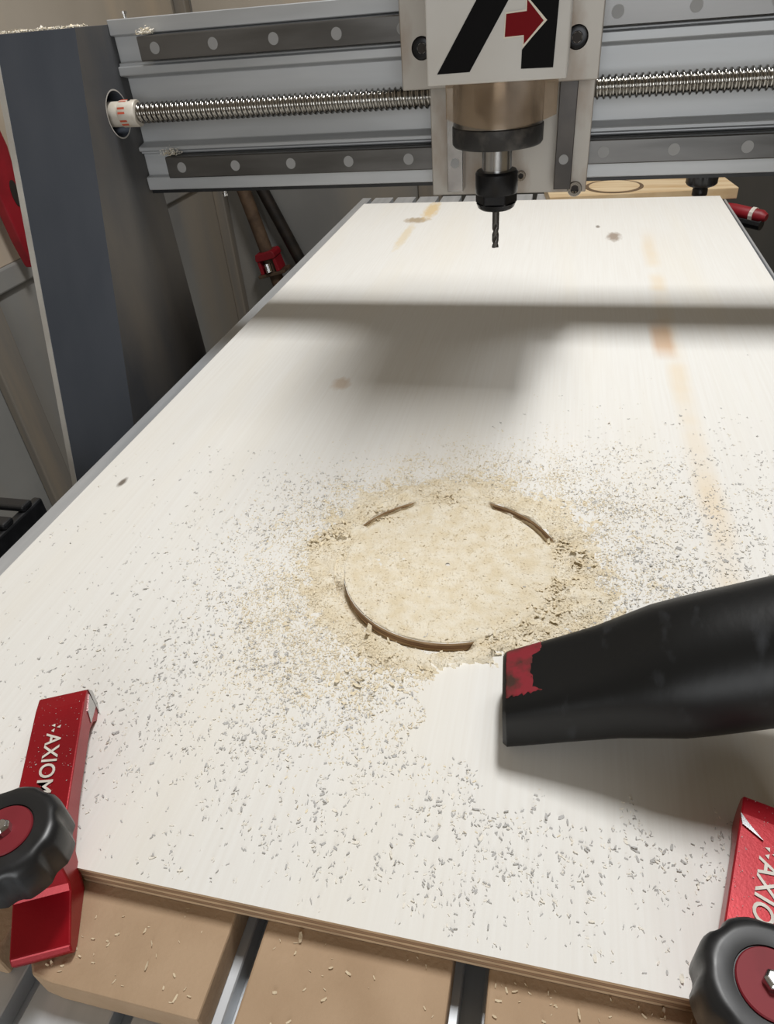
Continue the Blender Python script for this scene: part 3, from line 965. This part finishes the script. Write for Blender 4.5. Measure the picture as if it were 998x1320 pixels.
def hold_down(origin, u, label, knob_s, rot, chip):
    """origin: middle of the tip on the sheet, u: direction from the tip to the heel"""
    u = Vector((u[0], u[1], 0)).normalized()
    nrm = Vector((-u.y, u.x, 0))          # towards +x side of the arm
    O = Vector(origin)
    W = 0.0246
    t = thing('hold_down_clamp', label, 'clamp', (O.x, O.y, 0.0), 'red clamps holding the plywood down')
    fn = lambda s, z, w: tuple(O + u * s + nrm * w + Vector((0, 0, z)))
    pr = [(0.0, 0.0135), (0.0008, 0.006), (0.004, 0.0), (0.009, 0.0), (0.013, 0.0045), (0.020, 0.0075), (0.060, 0.0075), (0.085, 0.0040), (0.094, -0.0118),
          (0.118, -0.0118), (0.1222, -0.0105), (0.1235, -0.0065), (0.1220, -0.0035), (0.1025, 0.0035), (0.1005, 0.0060), (0.0985, 0.018), (0.0965, 0.0200), (0.012, 0.0205), (0.003, 0.0195)]
    arm = MB().prism(pr, -W / 2, W / 2, fn).build('arm', 'red_anod', t, bevel=0.0007)
    # bare machined nose
    MB().prism([(-0.0007, 0.0140), (0.0001, 0.0050), (0.0035, -0.0000), (0.0035, 0.004), (0.0030, 0.0192)], W / 2 - 0.0022, W / 2 + 0.0006, fn).build('bare_nose', 'steel', arm)
    MB().prism([(0.003, 0.0055), (0.017, 0.0085), (0.014, 0.0150), (0.004, 0.0165)], W / 2 - 0.0003, W / 2 + 0.0004, fn).build('bare_cheek', 'steel', arm)
    me = text_mesh('AXIOM', 0.0105, 'lettering')
    txt = bpy.data.objects.new('lettering', me)
    COL.objects.link(txt)
    me.materials.append(M['white_print'])
    bas = Matrix((u, nrm, Vector((0, 0, 1)))).transposed().to_4x4()
    bas.translation = O + u * 0.0455 + nrm * -0.0005 + Vector((0, 0, 0.0207))
    me.transform(bas)
    txt.parent = arm
    # small emblem beyond the letters
    for k in range(3):
        a0 = math.radians(90 + 120 * k)
        MB().prism([(0.0255 + 0.0024 * math.cos(a0 - 0.35), 0.0024 * math.sin(a0 - 0.35)), (0.0255 + 0.0028 * math.cos(a0 + 0.35), 0.0028 * math.sin(a0 + 0.35)), (0.0255 + 0.0006 * math.cos(a0), 0.0006 * math.sin(a0))],
                   0.0206, 0.0209, lambda a, b_, z: fn(a, z, b_)).build('emblem', 'white_print', arm)
    kc = O + u * knob_s + Vector((0, 0, 0.0225))
    MB().lathe([(0.0105, 0.0), (0.0105, 0.0020)], (kc.x, kc.y, 0.0204), 'z', 28).build('washer', 'steel', t)
    kn = star_knob(kc, 'knob', 0.0218, 0.0250, t, rot)
    MB().lathe([(0.0108, 0.0), (0.0108, 0.0008), (0.0104, 0.0013)], (kc.x, kc.y, kc.z + 0.0236), 'z', 40).build('knob_disc', 'red_disc', kn, smooth=True, angle=30)
    MB().lathe([(0.0034, -0.012), (0.0034, 0.0030), (0.0024, 0.0042)], (kc.x, kc.y, kc.z + 0.0248), 'z', 6).build('knob_nut', 'steel', kn, bevel=0.0004)
    MB().lathe([(0.0035, TOP + 0.001), (0.0035, 0.0224)], (kc.x, kc.y, 0), 'z', 12).build('bolt', 'steel', t)
    if chip:
        sl = [(0.0125, -W / 2 - 0.0002), (0.0175, -W / 2 + 0.001), (0.0215, -0.0030), (0.0160, -0.0092)]
        MB().prism(sl, 0.0206, 0.0214, lambda a, b_, z: fn(a, z, b_)).build('bare_nick', 'steel', arm)
    else:
        pass
    # dust speckles on the arm
    n_ = 110
    s_ = rng.uniform(0.004, 0.075, n_)
    w_ = rng.uniform(-W / 2 + 0.001, W / 2 - 0.001, n_)
    pts = np.array([fn(a, 0.0205, c) for a, c in zip(s_, w_)])
    fl = flakes('dust_specks', pts, rng.gamma(4.0, 0.00007, n_) + 0.00015, ['chip_grey'], None, lift=0.4)
    fl.parent = arm
    return t


hold_down((-0.242, 0.1915, 0), (0.43, -0.90), 'red AXIOM hold-down clamp on the plywood corner by the fibreboard strip with the chamfered corner', 0.096, 0.2, False)
hold_down((0.1058, 0.1895, 0), (-0.277, -0.96), 'red AXIOM hold-down clamp on the plywood corner below the vacuum nozzle', 0.0865, 0.1, True)

# ------------------------------------------------------------------ vacuum nozzle
vac = thing('vacuum_nozzle', 'scuffed black vacuum nozzle with a worn red patch, sweeping the plywood', 'vacuum nozzle', (0.0, 0.227, 0.0))
A0, A1 = Vector((-0.012, 0.2265, 0.0165)), Vector((0.093, 0.2345, 0.0585))
ax = (A1 - A0).normalized()
sd = Vector((0, 0, 1)).cross(ax).normalized()
up = ax.cross(sd)


def nring(s, hw, hh, p, dz=0.0, skew=0.0, n=40):
    out = []
    c = A0 + ax * s + up * dz
    for i in range(n):
        a = 2 * PI * i / n
        ca, sa = math.cos(a), math.sin(a)
        x = math.copysign(abs(ca) ** (2 / p), ca) * hw
        y = math.copysign(abs(sa) ** (2 / p), sa) * hh
        out.append(tuple(c + sd * x + up * y + ax * (skew * y)))
    return out


secs = [(0.000, 0.0195, 0.0135, 5), (0.002, 0.0212, 0.0150, 5), (0.010, 0.0220, 0.0158, 4.5), (0.030, 0.0232, 0.0175, 4), (0.052, 0.0250, 0.0200, 3.4), (0.066, 0.0275, 0.0235, 2.8),
        (0.080, 0.0300, 0.0275, 2.4), (0.092, 0.0312, 0.0300, 2.1), (0.110, 0.0316, 0.0314, 2.0), (0.170, 0.0322, 0.0322, 2.0)]
rings = [nring(s, a, c, p_, skew=0.35 * (1 - min(1, s / 0.06))) for s, a, c, p_ in secs]
inner = [nring(0.003, 0.0180, 0.0115, 5, skew=0.35), nring(0.0, 0.0185, 0.0122, 5, skew=0.35)]
nb = MB().loft([nring(0.020, 0.0175, 0.0110, 5, skew=0.3)] + inner + rings, cap=True)
nz_o = nb.build('nozzle_body', 'nozzle', vac, smooth=True, angle=35)
# worn red patch on the top near the mouth
pv, pf = [], []
NU, NV = 26, 30
for i in range(NU + 1):
    for j in range(NV + 1):
        uu, w_ = i / NU, j / NV
        jag = 0.0007 * noise.noise(Vector((uu * 11, w_ * 11, 4)))
        s = 0.0020 + 0.0200 * uu + jag
        hw = 0.0205 + (0.0225 - 0.0205) * uu + 0.0004
        hh = 0.0152 + (0.0164 - 0.0152) * uu + 0.00025
        x = -0.0125 + 0.0310 * w_ + jag * 2
        pw = 4.8
        y = hh * max(0.0, 1 - abs(x / hw) ** pw) ** (1 / pw)
        pv.append(tuple(A0 + ax * (s + 0.35 * y * (1 - s / 0.06)) + sd * x + up * y))
for i in range(NU):
    for j in range(NV):
        a = i * (NV + 1) + j
        pf.append((a, a + 1, a + NV + 2, a + NV + 1))
rp = MB().add(pv, pf).build('red_patch', 'nozzle_red', nz_o, smooth=True)
so = rp.modifiers.new('solid', 'SOLIDIFY')
so.thickness = 0.0004
# hose carried on out to the right
E0 = A0 + ax * 0.165
path, rad = [], []
for i in range(90):
    tt = i / 89
    path.append(E0 + ax * (0.55 * tt) + Vector((0, -0.05 * tt, 0.10 * tt * tt)))
    rad.append(0.0285 + (0.0022 if i % 2 else 0.0))
MB().tube(path, rad, 20).build('hose', 'black_plastic', vac, smooth=True, angle=50)
MB().lathe([(0.0, 0.0)] * 0 or [(0.0338, 0.0), (0.0345, 0.004), (0.0345, 0.022), (0.0338, 0.026)], (0, 0, 0), 'z', 40).build('cuff', 'black_plastic', vac, smooth=True)
cuff = bpy.data.objects['cuff']
cuff.data.transform(Matrix.Translation(A0 + ax * 0.15) @ ax.to_track_quat('Z', 'Y').to_matrix().to_4x4())

# ------------------------------------------------------------------ things behind the sheet
pl = thing('pine_board', 'pale pine board with a routed round ring, lying behind the plywood sheet', 'board', (0.15, 1.46, TOP))
th = math.radians(7)
cth, sth = math.cos(th), math.sin(th)
PA = Vector((0.298, 1.432, 0))
pf2 = lambda a, b_, z: (PA.x - a * cth - b_ * sth, PA.y - a * sth + b_ * cth, z)
MB().prism([(0, 0), (0.33, 0), (0.33, 0.118), (0.0, 0.118)], TOP, -0.0115, pf2).build('board', 'pine', pl, bevel=0.001)
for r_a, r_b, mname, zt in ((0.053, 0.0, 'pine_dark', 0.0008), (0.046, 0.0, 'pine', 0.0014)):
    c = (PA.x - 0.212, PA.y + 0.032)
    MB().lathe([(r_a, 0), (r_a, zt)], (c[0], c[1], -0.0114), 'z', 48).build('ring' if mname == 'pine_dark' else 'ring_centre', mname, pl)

kb = thing('clamp_knob', 'black hand knob on a thin steel stud behind the plywood sheet', 'knob', (0.222, 1.36, TOP))
MB().lathe([(0.0045, 0), (0.0045, 0.024)], (0.222, 1.36, TOP), 'z', 14).build('stud', 'rust', kb)
MB().lathe([(0.009, 0.0), (0.0125, 0.003), (0.0125, 0.012), (0.0105, 0.0155), (0.012, 0.016)], (0.222, 1.36, -0.0085), 'z', 24).build('hub', 'black_plastic', kb, smooth=True)
star_knob((0.222, 1.36, 0.0075), 'grip', 0.0255, 0.024, kb)

rc = thing('toggle_clamp', 'small red clamp arm with black underside and pale band beside the bed edge', 'clamp', (0.3, 1.42, -0.05))
ra, rb_ = Vector((0.276, 1.440, -0.046)), Vector((0.343, 1.384, -0.051))
MB().tube([ra, ra.lerp(rb_, 0.3), ra.lerp(rb_, 0.9), rb_], [0.009, 0.0115, 0.011, 0.006], 12).build('arm', 'red_paint', rc, smooth=True)
MB().tube([ra.lerp(rb_, 0.68), ra.lerp(rb_, 0.76)], 0.0125, 12).build('band', 'white_print', rc)
MB().tube([ra + Vector((0, -0.004, -0.014)), ra.lerp(rb_, 0.92) + Vector((0, -0.004, -0.013))], [0.009, 0.009], 10).build('underside', 'black_plastic', rc)
MB().box(0.2802, 0.300, 1.405, 1.440, -0.070, -0.052).build('bracket', 'black_plastic', rc)

# pipe clamps leaning on the wall
pc = thing('pipe_clamp', 'rusty pipe clamp with a red jaw leaning on the back wall', 'pipe clamp', (-0.79, 2.13, FLOOR))
d = Vector((0.040, 0, -0.177)).normalized()
P0 = Vector((-0.964, 2.13, -0.142))
topp, bot = P0 - d * 0.2, P0 + d * 0.79
MB().tube([topp, bot], 0.021, 16).build('pipe', 'rust', pc, smooth=True)
hd = P0 + d * 0.215
side = Vector((d.z, 0, -d.x))
jaw = MB()
jf = lambda a, b_, y: tuple(hd + d * a + side * b_ + Vector((0, y, 0)))
jaw.prism([(-0.035, -0.03), (-0.028, -0.036), (-0.014, -0.036), (-0.012, -0.031), (-0.012, 0.031), (-0.018, 0.034), (-0.035, 0.028)], -0.034, 0.028, lambda a, b_, t: jf(a, b_, t))
jaw.prism([(-0.013, 0.022), (-0.013, 0.032), (0.03, 0.034), (0.03, 0.022)], -0.03, 0.028, lambda a, b_, t: jf(a, b_, t))
jaw.prism([(-0.013, -0.022), (-0.013, -0.032), (0.03, -0.034), (0.03, -0.022)], -0.03, 0.028, lambda a, b_, t: jf(a, b_, t))
jaw.build('jaw', 'red_paint', pc, bevel=0.002)
MB().prism([(0.03, -0.05), (0.04, -0.05), (0.04, 0.045), (0.03, 0.045)], -0.034, 0.028, jf).build('jaw_plate', 'rust', pc, bevel=0.002)
MB().tube([hd + Vector((0, -0.03, 0)) + d * 0.0, hd + Vector((0, -0.034, 0)) + d * 0.026], 0.011, 10).build('spring', 'steel', pc)

bp_ = thing('black_pipe', 'black pipe leaning on the back wall beside the rusty clamp pipe', 'pipe', (-0.57, 2.16, FLOOR))
d2 = Vector((0.086, 0, -0.203)).normalized()
Q0 = Vector((-0.916, 2.165, -0.15))
MB().tube([Q0 - d2 * 0.09, Q0 + d2 * 0.825], 0.019, 16).build('pipe', 'black_pipe', bp_, smooth=True)
MB().tube([Q0 - d2 * 0.09, Q0 - d2 * 0.05], 0.024, 16).build('coupling', 'black_pipe', bp_, smooth=True)

# red tool hung on the side wall
rt = thing('red_clamp', 'long red clamp jaw with a dark slotted hole hanging behind the slate leg', 'clamp', (-1.06, 1.22, 0.0))
rp_ = [(1.195, 0.16), (1.197, 0.08), (1.204, 0.037), (1.211, -0.03), (1.223, -0.085), (1.236, -0.05), (1.250, 0.0), (1.262, 0.06), (1.270, 0.13), (1.262, 0.18), (1.222, 0.19)]
MB().prism(rp_, -1.062, -1.038, lambda a, b_, t: (t, a, b_)).build('jaw', 'red_paint', rt, bevel=0.004)
MB().loft([[(-1.0378 + 0.0008 * k, 1.243 + 0.011 * math.cos(2 * PI * i / 20), 0.052 + 0.024 * math.sin(2 * PI * i / 20)) for i in range(20)] for k in range(2)]).build('slot', 'hole', rt)
MB().box(-1.09, -1.0621, 1.22, 1.26, 0.02, 0.06).build('hanger', 'wood_post', rt)
